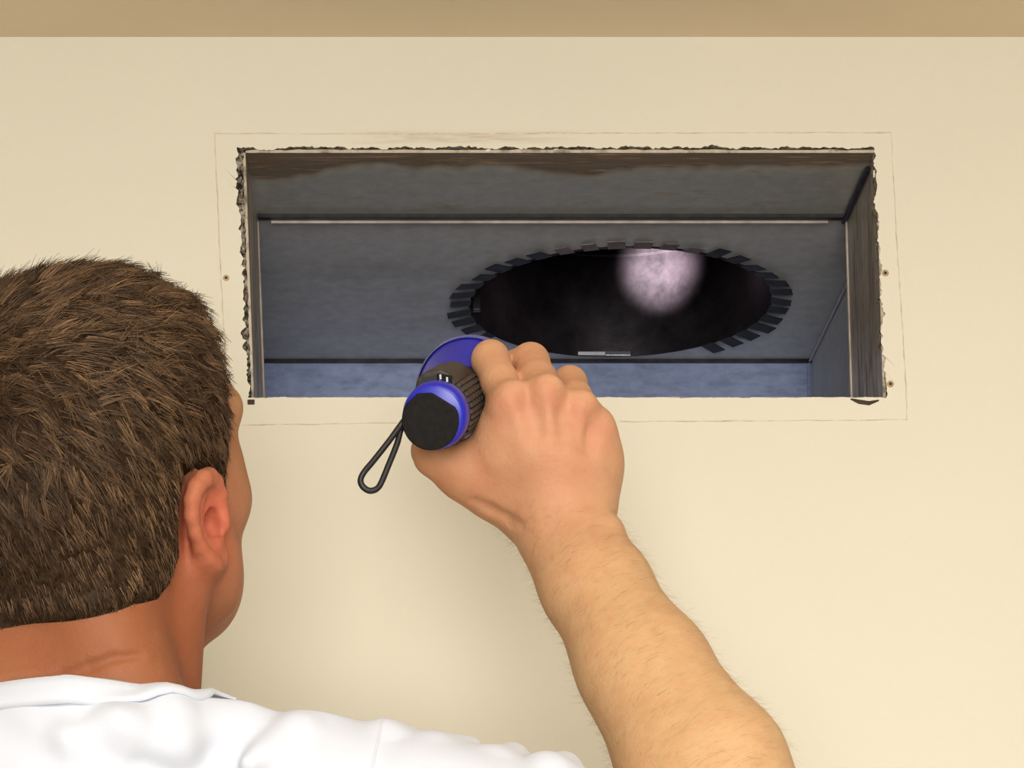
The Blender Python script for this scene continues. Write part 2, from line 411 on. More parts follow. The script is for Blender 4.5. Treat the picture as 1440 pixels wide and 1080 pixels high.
# round branch
mb = MB(); mb.lathe((DCX, DCY, ZC - 0.002), (0, 0.0001, 1), [(0, DR), (0.02, DR - 0.002), (0.10, DR - 0.0022), (0.102, DR - 0.004), (0.20, DR - 0.004), (0.26, DR - 0.004)], 96, cap0=False)
o = mb.build('round_branch', M_duct, duct, True); o['label'] = 'black round branch duct rising from the box'
mb = MB()
for ang in (math.radians(172),):
    mb.box((DCX + (DR-0.006)*math.cos(ang) - 0.004, DCY + (DR-0.006)*math.sin(ang) - 0.004, ZC), (DCX + (DR-0.006)*math.cos(ang) + 0.004, DCY + (DR-0.006)*math.sin(ang) + 0.004, ZC + 0.24))
mb.build('branch_seam', M_duct, o, bevel=0.001)
NTAB = 40
for k in range(NTAB):
    a = 2 * math.pi * (k + 0.35) / NTAB; da = 2 * math.pi / NTAB * random.uniform(0.30, 0.36)
    ro = DR + random.uniform(0.017, 0.022); drop = random.uniform(0.0012, 0.004)
    if math.sin(a) > 0.62 and math.cos(a) < 0.6: continue
    q = []
    for s2, r2 in ((-da, DR - 0.001), (da, DR - 0.001), (da*0.86, ro), (-da*0.86, ro)):
        q.append((DCX + r2*math.cos(a+s2), DCY + r2*math.sin(a+s2), ZC - 0.0012 - (drop if r2 > DR else 0)))
    mb = MB(); mb.prism(q, (0, 0, -0.0008))
    near = math.sin(a) < -0.9
    mb.build('tab', M_tab2 if near else M_tab, duct)
# folded clip at the far rim
p = W(812, 499, D0 + 0.485); q = W(886, 499, D0 + 0.485)
mb = MB(); mb.box((p[0], 0.479, p[2] - 0.002), (q[0], 0.487, p[2] + 0.0015)); cl = mb.build('clip', M_box, duct, bevel=0.0006)
p = W(850, 499, D0 + 0.485)
mb = MB(); mb.box((p[0], 0.476, p[2] - 0.0035), (q[0], 0.4786, p[2] + 0.001)); o = mb.build('clip_end', M_clip, cl, bevel=0.0006); o['label'] = 'shiny bent metal end'

# ------------------------------------------------------------------ implicit surfaces for the person
def smin(a, b, k):
    h = np.clip(0.5 + 0.5 * (b - a) / k, 0, 1); return b + (a - b) * h - k * h * (1 - h)
def smax(a, b, k): return -smin(-a, -b, k)
def nz(v): v = np.asarray(v, float); return v / (np.linalg.norm(v) + 1e-12)

class Field:
    def __init__(s): s.p = []
    def cone(s, a, b, ra, rb, k=0.01, sub=False):
        a = np.array(a, float); b = np.array(b, float); ba = b - a; L2 = ba @ ba + 1e-12
        def fn(P):
            q = P - a; t = np.clip((q @ ba) / L2, 0, 1); q = q - t[:, None]*ba
            return np.sqrt(np.einsum('ij,ij->i', q, q)) - (ra + (rb-ra)*t)
        s.p.append((fn, (a+b)/2, np.sqrt(L2)/2 + max(ra, rb), k, sub)); return s
    def chain(s, pts, rs, k=0.01, sub=False):
        for i in range(len(pts)-1): s.cone(pts[i], pts[i+1], rs[i], rs[i+1], k, sub)
        return s
    def ell(s, c, r, k=0.01, sub=False, rot=None):
        c = np.array(c, float); r = np.array(r, float); R = None if rot is None else np.array(rot, float)
        def fn(P):
            q = P - c
            if R is not None: q = q @ R           # columns of R are the ellipsoid axes
            q = q / r; k0 = np.sqrt(np.einsum('ij,ij->i', q, q)); q = q / r; k1 = np.sqrt(np.einsum('ij,ij->i', q, q))
            return k0 * (k0 - 1) / (k1 + 1e-9)
        s.p.append((fn, c, r.max(), k, sub)); return s
    def __call__(s, P):
        d = np.full(len(P), 0.6)
        if len(P) == 0: return d
        lo, hi = P.min(0), P.max(0)
        for fn, c, R, k, sub in s.p:
            if ((np.maximum(0, np.maximum(lo - c, c - hi)))**2).sum() > (R + 0.035)**2: continue
            q = P - c; m = np.flatnonzero(np.einsum('ij,ij->i', q, q) < (R + 0.035)**2)
            if len(m) == 0: continue
            v = fn(P[m]); d[m] = smax(d[m], -v, k) if sub else smin(d[m], v, k)
        return d

def ev(fn, P, cell=0.03, mx=16000):
    """evaluate in compact clusters so that far primitives are skipped"""
    if len(P) < 2000: return fn(P)
    c = np.floor((P - P.min(0)) / cell).astype(np.int64); key = (c[:, 0] * 4096 + c[:, 1]) * 4096 + c[:, 2]
    od = np.argsort(key, kind='stable'); ks = key[od]; out = np.empty(len(P)); cut = np.flatnonzero(np.diff(ks)) + 1
    st = 0; b = [0]
    for x in list(cut) + [len(P)]:
        if x - b[-1] > 3000: b.append(x)
    if b[-1] != len(P): b.append(len(P))
    for i in range(len(b)-1):
        ix = od[b[i]:b[i+1]]; out[ix] = fn(P[ix])
    return out

def surface_net(fn, lo, hi, h, B=8, proj=1, mask=None):
    lo = np.array(lo, float); hi = np.array(hi, float)
    nb = np.ceil((hi - lo) / (h * B)).astype(int)
    gi = np.stack(np.meshgrid(*[np.arange(v) for v in nb], indexing='ij'), -1).reshape(-1, 3)
    bc = lo + (gi * B + B/2) * h
    if mask is not None: mk = mask(bc); gi = gi[mk]; bc = bc[mk]
    cd = ev(fn, bc, 0.1); act = gi[np.abs(cd) < h * B * 1.35] * B
    NY = int(nb[1]) * B + 3; NZ = int(nb[2]) * B + 3
    key = lambda I: (I[..., 0].astype(np.int64) + 1) * NY * NZ + (I[..., 1] + 1) * NZ + (I[..., 2] + 1)
    g = np.stack(np.meshgrid(*[np.arange(B+1)]*3, indexing='ij'), -1)
    K, VP, Q = [], [], []
    corners = [(i, j, k) for i in (0, 1) for j in (0, 1) for k in (0, 1)]
    edges = [(a, b) for a in corners for b in corners if sum(b) - sum(a) == 1 and all(y >= x for x, y in zip(a, b))]
    ak = act // (4*B); act = act[np.lexsort((ak[:, 2], ak[:, 1], ak[:, 0]))]
    for c0 in range(0, len(act), 24):
        blk = act[c0:c0+24]; I = blk[:, None, None, None, :] + g
        V = fn((lo + I * h).reshape(-1, 3)).reshape(I.shape[:-1]); S = V < 0
        sl = lambda A, o: A[:, o[0]:o[0]+B, o[1]:o[1]+B, o[2]:o[2]+B]
        cnt = sum(sl(S, o).astype(np.int8) for o in corners); ac = (cnt > 0) & (cnt < 8)
        acc = np.zeros(ac.shape + (3,)); num = np.zeros(ac.shape)
        for a, b in edges:
            va, vb = sl(V, a), sl(V, b); m = (va < 0) != (vb < 0)
            t = np.where(m, va / np.where(m, va - vb, 1), 0)
            for ax in range(3): acc[..., ax] += np.where(m, a[ax] + t * (b[ax] - a[ax]), 0)
            num += m
        cI = I[:, :B, :B, :B][ac]
        K.append(key(cI)); VP.append(lo + (cI + acc[ac] / num[ac][:, None]) * h)
        s0 = sl(S, (0, 0, 0)); I0 = I[:, :B, :B, :B]
        for ax in range(3):
            o = [0, 0, 0]; o[ax] = 1; s1 = sl(S, o); m = s0 != s1
            if not m.any(): continue
            e = I0[m]; u, w = (ax + 1) % 3, (ax + 2) % 3; U = np.zeros(3, int); U[u] = 1; Wv = np.zeros(3, int); Wv[w] = 1
            q = np.stack([key(e - U - Wv), key(e - Wv), key(e), key(e - U)], 1)
            fl = ~s0[m]; q[fl] = q[fl][:, ::-1]; Q.append(q)
    K = np.concatenate(K); VP = np.concatenate(VP); Q = np.concatenate(Q)
    od = np.argsort(K); K = K[od]; VP = VP[od]
    idx = np.clip(np.searchsorted(K, Q), 0, len(K) - 1); ok = (K[idx] == Q).all(1); Q = idx[ok]
    e = h * 0.4
    for _ in range(proj):
        d = ev(fn, VP); G = np.stack([ev(fn, VP + np.eye(3)[i]*e) - d for i in range(3)], 1) / e
        gn = (G*G).sum(1); st = np.clip(d / np.maximum(gn, 0.2), -h*0.7, h*0.7); VP = VP - st[:, None] * G
    return VP, Q

def vnormals(fn, P, e=0.0012):
    G = np.stack([ev(fn, P + np.eye(3)[i]*e) - ev(fn, P - np.eye(3)[i]*e) for i in range(3)], 1)
    return G / (np.linalg.norm(G, axis=1)[:, None] + 1e-12)

# ---- head in its own axes: x right, y forward, z up, origin between the ears
HS = 1.05
HC = W(150, 732, 1.430)
HYAW, HPITCH, HROLL = math.radians(-28), math.radians(36), math.radians(3)
HR = np.array((Matrix.Rotation(HYAW, 3, 'Z') @ Matrix.Rotation(HPITCH, 3, 'X') @ Matrix.Rotation(HROLL, 3, 'Y')))
def to_head(P): return (P - HC) @ HR / HS
def from_head(p): return HC + (np.asarray(p, float) * HS) @ HR.T

def head_field():
    f = Field()
    f.ell((0, -0.012, 0.046), (0.0715, 0.094, 0.077))
    f.ell((0, 0.036, 0.044), (0.066, 0.063, 0.064), 0.02)
    f.ell((0, 0.035, -0.025), (0.052, 0.050, 0.060), 0.02)
    f.ell((0, -0.045, 0.0), (0.062, 0.055, 0.05), 0.02)
    for s in (-1, 1):
        f.ell((s*0.0425, 0.051, -0.014), (0.019, 0.030, 0.020), 0.018); f.ell((s*0.047, 0.058, 0.010), (0.013, 0.020, 0.020), 0.012)
        f.cone((s*0.052, 0.004, -0.036), (s*0.042, 0.008, -0.055), 0.014, 0.013, 0.016)
        f.cone((s*0.042, 0.008, -0.055), (s*0.013, 0.048, -0.075), 0.013, 0.015, 0.016)
        f.cone((s*0.010, 0.090, 0.027), (s*0.049, 0.078, 0.034), 0.010, 0.012, 0.014)
        f.ell((s*0.056, 0.010, -0.03), (0.014, 0.02, 0.03), 0.015)
    f.ell((0, 0.034, -0.056), (0.047, 0.050, 0.038), 0.018)
    f.ell((0, 0.058, -0.077), (0.019, 0.016, 0.016), 0.014)
    for s in (-1, 1): f.ell((s*0.030, 0.100, 0.010), (0.014, 0.012, 0.011), 0.008, True)
    f.chain([(0, 0.090, 0.020), (0, 0.110, -0.008), (0, 0.120, -0.024)], [0.007, 0.009, 0.011], 0.010)
    for s in (-1, 1): f.ell((s*0.012, 0.106, -0.028), (0.008, 0.011, 0.008), 0.006)
    f.ell((0, 0.094, -0.057), (0.024, 0.010, 0.006), 0.005); f.ell((0, 0.092, -0.068), (0.021, 0.010, 0.007), 0.005)
    f.ell((0, 0.106, -0.0625), (0.024, 0.008, 0.0012), 0.003, True)
    for s in (-1, 1): f.ell((s*0.0315, 0.082, 0.010), (0.0135, 0.0135, 0.0135), 0.003)     # eyeball bulges under the lids
    # ears
    for s in (-1, 1):
        o = np.array([s*0.0665, -0.004, -0.002]); U = nz((s*0.20, 0.98, 0.0)); Nn = nz((s*0.98, -0.20, 0.0)); Vv = nz((s*0.06, 0.16, 0.98))
        U = nz(U - Vv*(U@Vv)); Nn = nz(np.cross(U, Vv)) * 1.0; Nn = Nn if Nn[0]*s > 0 else -Nn
        aw = lambda v: 0.0178 + 0.0032*np.clip(v/0.024, -1, 1)
        wcf = lambda u, v, r: 0.004 + 0.0080 * np.clip(r, 0, 1.15)**2 * np.clip((0.012 - u)/0.020, 0, 1)
        def shell(P, o=o, U=U, Vv=Vv, Nn=Nn):
            q = P - o; u = q@U; v = q@Vv; w = q@Nn
            r = np.sqrt(((u + 0.005)/aw(v))**2 + (v/0.0250)**2)
            return smax(np.abs(w - wcf(u, v, r))*0.8 - 0.0017, (r - 1)*0.016, 0.002)
        f.p.append((shell, o, 0.040, 0.004, False))
        def E(r, ang, dw=0.0):
            v = 0.0250*r*math.sin(ang); u = -0.005 + float(aw(v))*r*math.cos(ang)
            return o + U*u + Vv*v + Nn*(float(wcf(np.array(u), np.array(v), np.array(r))) + dw)
        f.ell(o + U*0.0 - Nn*0.004, (0.012, 0.018, 0.009), 0.006, rot=np.stack([U, Vv, Nn], 1))       # root of the ear
        angs = [math.radians(t) for t in (5, 28, 52, 75, 98, 120, 142, 165, 188, 210, 232, 252)]
        f.chain([E(0.95, t, 0.0012) for t in angs], [0.0030, 0.0038, 0.0043, 0.0045, 0.0045, 0.0042, 0.0039, 0.0036, 0.0033, 0.0032, 0.0036, 0.0042], 0.0035)
        f.chain([E(0.60, math.radians(t), 0.0016) for t in (95, 125, 155, 185, 215, 245, 280, 310)], [0.0025, 0.0032, 0.0034, 0.0034, 0.0034, 0.0034, 0.0038, 0.0036], 0.004)
        f.ell(o + U*0.001 - Vv*0.0235 + Nn*0.006, (0.0080, 0.0075, 0.0050), 0.005, rot=np.stack([U, Vv, Nn], 1))
        f.ell(o + U*0.001 - Vv*0.003 + Nn*0.006, (0.0066, 0.0085, 0.0085), 0.002, True, rot=np.stack([U, Vv, Nn], 1))
        f.ell(o + U*0.0105 - Vv*0.004 + Nn*0.006, (0.0035, 0.0065, 0.0045), 0.003, rot=np.stack([U, Vv, Nn], 1))
    return f
HF = head_field()

# ---- neck, arms, hand in world axes
NB = np.array([-0.203, -0.478, 1.500])                    # neck base
SR = np.array([-0.085, -0.480, 1.447]); EL = W(1066, 1215, 1.38); WR = W(789, 742, 1.495)
def body_field():
    f = Field()
    sk = from_head((0, -0.035, -0.01))
    f.cone(NB - (0, 0, 0.05), sk, 0.060, 0.056, 0.02)
    f.cone(NB + (0.0, 0.01, -0.03), from_head((0, 0.015, -0.045)), 0.050, 0.042, 0.02)
    for s in (-1, 1):
        f.cone(from_head((s*0.058, -0.020, -0.028)), NB + (s*0.030, 0.045, -0.04), 0.013, 0.015, 0.02)       # neck muscles
        f.cone(from_head((s*0.028, -0.075, -0.01)), NB + (s*0.040, -0.030, -0.02), 0.026, 0.030, 0.022)
    f.chain([NB + (0.025, -0.015, -0.010), NB + (0.07, -0.012, -0.046), SR + (0.0, 0, 0.0)], [0.034, 0.026, 0.036], 0.02)
    f.chain([NB + (-0.03, -0.015, 0.00), NB + (-0.08, -0.012, -0.035), NB + (-0.16, -0.005, -0.075)], [0.038, 0.034, 0.04], 0.03)
    f.ell(NB + (0, 0.0, -0.17), (0.155, 0.095, 0.16), 0.03)
    # right arm
    f.cone(SR, EL + (-0.03, 0.005, 0.0), 0.046, 0.036, 0.02)
    f.cone(SR, SR + (0.09, 0, -0.012), 0.048, 0.040, 0.02)
    ax = nz(WR - EL); side = nz(np.cross(ax, (0, 1, 0))); side = side if side[0] > 0 else -side; dep = nz(np.cross(side, ax)); dep = dep if dep[1] > 0 else -dep
    A = lambda t, u=0.0, w=0.0: EL + (WR - EL) * t + side * u + dep * w
    f.chain([A(0.0), A(0.25, 0.000), A(0.55, -0.002), A(0.80), A(1.0)], [0.040, 0.0415, 0.034, 0.0265, 0.0235], 0.012)
    f.chain([A(0.0, 0.008), A(0.25, 0.010, -0.004), A(0.55, 0.008), A(0.80, 0.007), A(1.0, 0.0095, 0.002)], [0.034, 0.035, 0.028, 0.0225, 0.0185], 0.015)
    f.chain([A(0.1, -0.010), A(0.3, -0.009, 0.004), A(0.6, -0.006), A(0.83, -0.007), A(1.0, -0.010, 0.004)], [0.034, 0.035, 0.028, 0.0225, 0.0185], 0.015)
    f.ell(A(0.92, 0.021, -0.008), (0.010, 0.010, 0.010), 0.012)                       # ulna knob
    # left arm, hanging
    SL = NB + (-0.185, 0.0, -0.09); ELl = SL + (-0.06, -0.02, -0.29); WRl = ELl + (0.01, 0.07, -0.25)
    f.chain([SL, ELl, WRl], [0.05, 0.04, 0.024], 0.015)
    f.cone(WRl, WRl + (0, 0.01, -0.08), 0.024, 0.026, 0.015)
    for i, (dx, L) in enumerate(((-0.0, 0.07), (0.0, 0.08), (0.0, 0.075), (0.0, 0.06))):
        b = WRl + (0.004*i - 0.004, 0.035 - 0.019*i, -0.095)
        f.chain([b, b + (0.006, 0, -L*0.5), b + (0.022, 0, -L*0.9)], [0.010, 0.0095, 0.008], 0.004)
    f.chain([WRl + (0.01, 0.025, -0.03), WRl + (0.02, 0.05, -0.065), WRl + (0.025, 0.052, -0.10)], [0.014, 0.012, 0.010], 0.008)
    # ---- right hand
    mcp = [W(716, 570, 1.468), W(767, 561, 1.465), W(816, 583, 1.474), W(838, 610, 1.487)]
    pip = [W(690, 506, 1.500), W(746, 510, 1.508), W(801, 540, 1.516), W(838, 598, 1.525)]
    dip = [W(686, 514, 1.530), W(708, 524, 1.528), W(768, 574, 1.540), W(806, 612, 1.545)]
    tip = [W(672, 532, 1.546), W(690, 548, 1.535), W(742, 588, 1.530), W(780, 622, 1.535)]
    base = [W(762, 706, 1.494), W(782, 712, 1.490), W(803, 712, 1.493), W(824, 706, 1.500)]
    rm = [0.0130, 0.0132, 0.0122, 0.0112]; rp = [0.0118, 0.0120, 0.0110, 0.0098]
    hand = Field()
    for i in range(4):
        f.chain([base[i], base[i]*0.45 + mcp[i]*0.55, mcp[i]], [0.0175, 0.0158, rm[i]], 0.016)
        b2 = base[i] + (0, 0.016, -0.002); m2 = mcp[i] + (0, 0.016, -0.012)
        f.cone(b2, m2, 0.016, 0.013, 0.014)
    f.chain([W(744, 700, 1.505), W(700, 640, 1.490), W(700, 600, 1.482)], [0.020, 0.017, 0.010], 0.014)      # first web muscle
    f.ell(W(822, 668, 1.505), (0.014, 0.018, 0.035), 0.015)                                                  # little finger side
    # thumb
    f.chain([W(750, 712, 1.508), W(692, 682, 1.505), W(650, 664, 1.496), W(610, 641, 1.488)], [0.022, 0.0185, 0.0145, 0.0118], 0.012)
    f.chain([W(610, 641, 1.488), W(606, 634, 1.506), W(616, 628, 1.522)], [0.0118, 0.0115, 0.0095], 0.006)
    for i in range(4):      # finger chains: tight blend so the fingers stay apart
        mid = mcp[i]*0.5 + pip[i]*0.5
        hand.chain([mcp[i], mid, pip[i]], [rm[i]*0.97, rp[i]*1.0, rp[i]], 0.003)
        hand.chain([pip[i], dip[i], tip[i]], [rp[i], rp[i]*0.93, rp[i]*0.80], 0.003)
    for i in range(3):      # hollows between the knuckles
        g = (mcp[i] + mcp[i+1]) / 2; gb = (base[i] + base[i+1]) / 2
        f.cone(g + (0, -0.0180, 0.001), g*0.62 + gb*0.38 + (0, -0.0235, 0), 0.0040, 0.0026, 0.013, True)
    # knuckles and tendons
    for i, (x, y) in enumerate(((722, 556), (769, 549), (820, 574), (851, 600))):
        f.ell(mcp[i] + (0.001, -0.0085, 0.004), (0.0085, 0.0070, 0.0080), 0.006)
    for i in range(4):
        f.cone(base[i]*0.5 + mcp[i]*0.5 + (0, -0.0145, 0.0), mcp[i] + (0, -0.0115, 0), 0.0022, 0.0034, 0.005)
    return f, hand, mcp, pip, A
BF, FF, MCP, PIP, ARM = body_field()
def body_sdf(P):
    d = BF(P)
    m = np.flatnonzero(((P - HC)**2).sum(1) < 0.27**2)
    if len(m):
        hd = HF(to_head(P[m])) * HS; d[m] = smin(d[m], hd, 0.016)
    hc = MCP[1]; m = np.flatnonzero(((P - hc)**2).sum(1) < 0.16**2)
    if len(m): d[m] = smin(d[m], FF(P[m]), 0.0045)
    return d

# shallow creases of the neck and the thumb base, laid on the skin
def skin_at(px, py, out=0.0):
    d = 1.20
    for _ in range(60):
        v = body_sdf(W(px, py, d)[None])[0]
        if v < 0.0004: break
        d += min(v, 0.03) * 0.9
    return W(px, py, d - out)
CR = Field()
CR.chain([skin_at(x, y, 0.0004) for x, y in ((2, 960), (50, 957), (90, 950), (125, 938), (160, 925), (200, 921))], [0.0012, 0.0018, 0.0022, 0.0024, 0.0022, 0.0008], 0.003)
CR.chain([skin_at(x, y, 0.0004) for x, y in ((668, 706), (690, 718), (712, 730), (732, 738))], [0.0010, 0.0022, 0.0022, 0.0006], 0.003)

# ---- skin colour: tone varies over the body, some light and shade of the hand included
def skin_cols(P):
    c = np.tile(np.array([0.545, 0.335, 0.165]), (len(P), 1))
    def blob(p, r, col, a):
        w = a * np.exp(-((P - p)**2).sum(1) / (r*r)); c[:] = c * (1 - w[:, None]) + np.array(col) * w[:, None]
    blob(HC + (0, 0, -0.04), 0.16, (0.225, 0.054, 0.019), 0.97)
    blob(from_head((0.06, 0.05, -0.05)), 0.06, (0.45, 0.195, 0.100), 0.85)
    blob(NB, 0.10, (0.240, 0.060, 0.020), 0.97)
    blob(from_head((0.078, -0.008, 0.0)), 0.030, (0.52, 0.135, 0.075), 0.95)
    for i in range(4): blob(MCP[i] + (-0.001, -0.012, -0.004), 0.012, (0.56, 0.19, 0.12), 0.85)
    for i in range(3): blob(MCP[i] + (0.004, -0.012, 0.010), 0.006, (0.70, 0.46, 0.27), 0.7)  # highlights on the knuckle tops, painted into the skin
    blob(W(650, 665, 1.49), 0.030, (0.48, 0.20, 0.095), 0.8)  # shade on the thumb, painted as a darker tone
    blob(W(740, 520, 1.49), 0.050, (0.57, 0.290, 0.162), 0.85)
    blob(W(770, 650, 1.47), 0.065, (0.55, 0.268, 0.150), 0.85)
    return c

M_skin = NT('skin'); _a = M_skin.n('ShaderNodeAttribute', attribute_name='skin_tint')
_n1 = M_skin.noise(70, 4, 0.65); _n2 = M_skin.noise(420, 3, 0.6); _n3 = M_skin.noise(25, 3, 0.6)
_c = M_skin.mix(M_skin.ramp(_n1, [(0.35, (0, 0, 0, 1)), (0.75, (1, 1, 1, 1))]), _a.outputs['Color'], M_skin.mix(1.0, _a.outputs['Color'], (0.84, 0.58, 0.52, 1), 'MULTIPLY'))
_mx = M_skin.mix(0.38, _a.outputs['Color'], _c)
_mx = M_skin.mix(M_skin.ramp(_n3, [(0.4, (0, 0, 0, 1)), (0.8, (0.25, 0.25, 0.25, 1))]), _mx, M_skin.mix(1.0, _mx, (1.2, 1.3, 1.3, 1), 'MULTIPLY'))
M_skin.col(_mx); M_skin.set(Roughness=0.55)
M_skin.b.inputs['Subsurface Weight'].default_value = 0.18
M_skin.b.inputs['Subsurface Radius'].default_value = (1.0, 0.35, 0.2); M_skin.b.inputs['Subsurface Scale'].default_value = 0.004
M_skin.b.inputs['Specular IOR Level'].default_value = 0.18
M_skin.bump(M_skin.math('ADD', _n2, M_skin.math('MULTIPLY', _n1, 0.8)), 0.32, 0.0012); M_skin = M_skin.m

person = empty('person', (-0.205, -0.475, 0.0))
tag(person, 'person with short brown hair and white t-shirt seen from behind, holding up a flashlight', 'person')

def body_all(P):
    d = body_sdf(P)
    m = np.flatnonzero(((P - W(100, 940, 1.34))**2).sum(1) < 0.12**2)
    if len(m): d[m] = smax(d[m], -CR(P[m]), 0.004)
    m = np.flatnonzero(((P - W(696, 722, 1.482))**2).sum(1) < 0.06**2)
    if len(m): d[m] = smax(d[m], -CR(P[m]), 0.006)
    return d
# fine: head, neck, right arm and hand
v1, q1 = surface_net(body_all, (-0.42, -0.68, 1.36), (0.32, -0.24, 1.86), 0.0019, mask=lambda c: (c[:, 2] > 1.485) | (c[:, 0] > 0.05))
# coarse: what the clothes hide, and the left arm
LEG = Field()
for s in (-1, 1):
    hp = np.array([-0.205 + s*0.085, -0.475, 0.92]); kn = np.array([-0.205 + s*0.095, -0.47, 0.50]); an = np.array([-0.205 + s*0.10, -0.49, 0.09])
    LEG.chain([hp, kn, an], [0.075, 0.052, 0.036], 0.02); LEG.cone(an + (0, 0, -0.04), an + (0, 0.13, -0.055), 0.034, 0.028, 0.02)
LEG.ell((-0.205, -0.475, 1.20), (0.150, 0.10, 0.26), 0.03); LEG.ell((-0.205, -0.475, 0.98), (0.155, 0.105, 0.14), 0.03)
def low_sdf(P): return smin(BF(P), LEG(P), 0.02)
v2, q2 = surface_net(low_sdf, (-0.56, -0.64, 0.0), (0.10, -0.24, 1.52), 0.006)
keep = (v2[:, 2] < 1.50) & (v2[:, 0] < 0.075); kf = keep[q2].all(1); q2 = q2[kf]
V = np.concatenate([v1, v2]); Qb = np.concatenate([q1, q2 + len(v1)])
used = np.zeros(len(V), bool); used[Qb.ravel()] = True; rem = np.cumsum(used) - 1; V = V[used]; Qb = rem[Qb]
me = np_mesh('body', V, Qb)
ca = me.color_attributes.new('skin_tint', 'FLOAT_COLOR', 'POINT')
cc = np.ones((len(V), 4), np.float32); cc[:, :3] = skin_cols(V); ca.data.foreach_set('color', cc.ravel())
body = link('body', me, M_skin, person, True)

# ---- hair
hpoly = np.array([(0.090, 0.085), (0.074, 0.070), (0.058, 0.045), (0.049, 0.018), (0.044, -0.010), (0.037, -0.022), (0.024, -0.016), (0.018, 0.002), (0.010, 0.016),
                  (-0.002, 0.024), (-0.014, 0.024), (-0.023, 0.008), (-0.030, -0.013), (-0.045, -0.026), (-0.062, -0.028), (-0.085, -0.020), (-0.20, -0.006), (-0.20, 0.30), (0.14, 0.30), (0.12, 0.105)])
def poly_sd(y, z):
    P = np.stack([y, z], 1); best = np.full(len(P), 9.0); ins = np.zeros(len(P), bool); m = len(hpoly)
    for i in range(m):
        a, b = hpoly[i], hpoly[(i+1) % m]; e = b - a
        t = np.clip(((P - a) @ e) / (e @ e), 0, 1); best = np.minimum(best, np.linalg.norm(P - a - t[:, None]*e, axis=1))
        c = ((a[1] > P[:, 1]) != (b[1] > P[:, 1])) & (P[:, 0] < (b[0]-a[0]) * (P[:, 1]-a[1]) / (b[1]-a[1] + 1e-12) + a[0]); ins ^= c
    return np.where(ins, -best, best)
CAP = Field()      # scalp only (no ears), slightly inflated by hair
CAP.ell((0, -0.012, 0.046), (0.0715, 0.094, 0.077)); CAP.ell((0, 0.036, 0.044), (0.066, 0.063, 0.064), 0.02)
CAP.ell((0, -0.045, 0.0), (0.062, 0.055, 0.05), 0.02); CAP.ell((0, 0.042, -0.028), (0.057, 0.050, 0.068), 0.02)
def sst(x, a, b): t = np.clip((x - a) / (b - a), 0, 1); return t*t*(3 - 2*t)
def hair_h(p):
    sd = poly_sd(p[:, 1], p[:, 2])
    base = 0.0050 + 0.012 * sst(p[:, 2], 0.02, 0.12) * sst(p[:, 1], -0.08, 0.0) + 0.002 * sst(-p[:, 1], 0.02, 0.10)
    return base * sst(-sd, -0.002, 0.018) - 0.004 * sst(sd, -0.004, 0.004), sd
def neck_back(p):   # back of the neck in head axes, so that the nape hair follows it
    return (BF(from_head(p))) / HS
def hair_sdf_l(p):
    h, sd = hair_h(p)
    d = CAP(p); m = np.flatnonzero((p[:, 2] < 0.02) & (p[:, 1] < 0.0))
    if len(m): d[m] = smin(d[m], neck_back(p[m]), 0.012)
    lump = 0.0016 * np.sin(p[:, 0]*150 + 2*np.sin(p[:, 1]*90)) * np.sin(p[:, 1]*130 + p[:, 2]*60) * sst(p[:, 2], 0.03, 0.1)
    d = d - h - lump
    return np.maximum(d, -(CAP(p) + 0.006))      # hollow underneath
vh, qh = surface_net(hair_sdf_l, (-0.12, -0.16, -0.10), (0.12, 0.14, 0.19), 0.0024)
vsd = poly_sd(vh[:, 1], vh[:, 2]); hh = (vsd < 0.003); kf = hh[qh].all(1); qh = qh[kf]
M_hair0 = NT('brown_hair_base'); _n = M_hair0.noise(240, 4, 0.7); M_hair0.col(M_hair0.ramp(_n, [(0.35, (0.012, 0.007, 0.004, 1)), (0.7, (0.050, 0.030, 0.016, 1))])); M_hair0.set(Roughness=1.0); M_hair0.b.inputs['Specular IOR Level'].default_value = 0.0; M_hair0 = M_hair0.m
M_hair = NT('brown_hair'); _a = M_hair.n('ShaderNodeAttribute', attribute_name='strand')
M_hair.col(_a.outputs['Color']); M_hair.set(Roughness=0.5); M_hair.b.inputs['Specular IOR Level'].default_value = 0.25; M_hair = M_hair.m
used = np.zeros(len(vh), bool); used[qh.ravel()] = True; rem = np.cumsum(used) - 1
hair = link('hair', np_mesh('hair', from_head(vh[used]), rem[qh]), M_hair0, person, True)
hair['label'] = 'short brown hair'

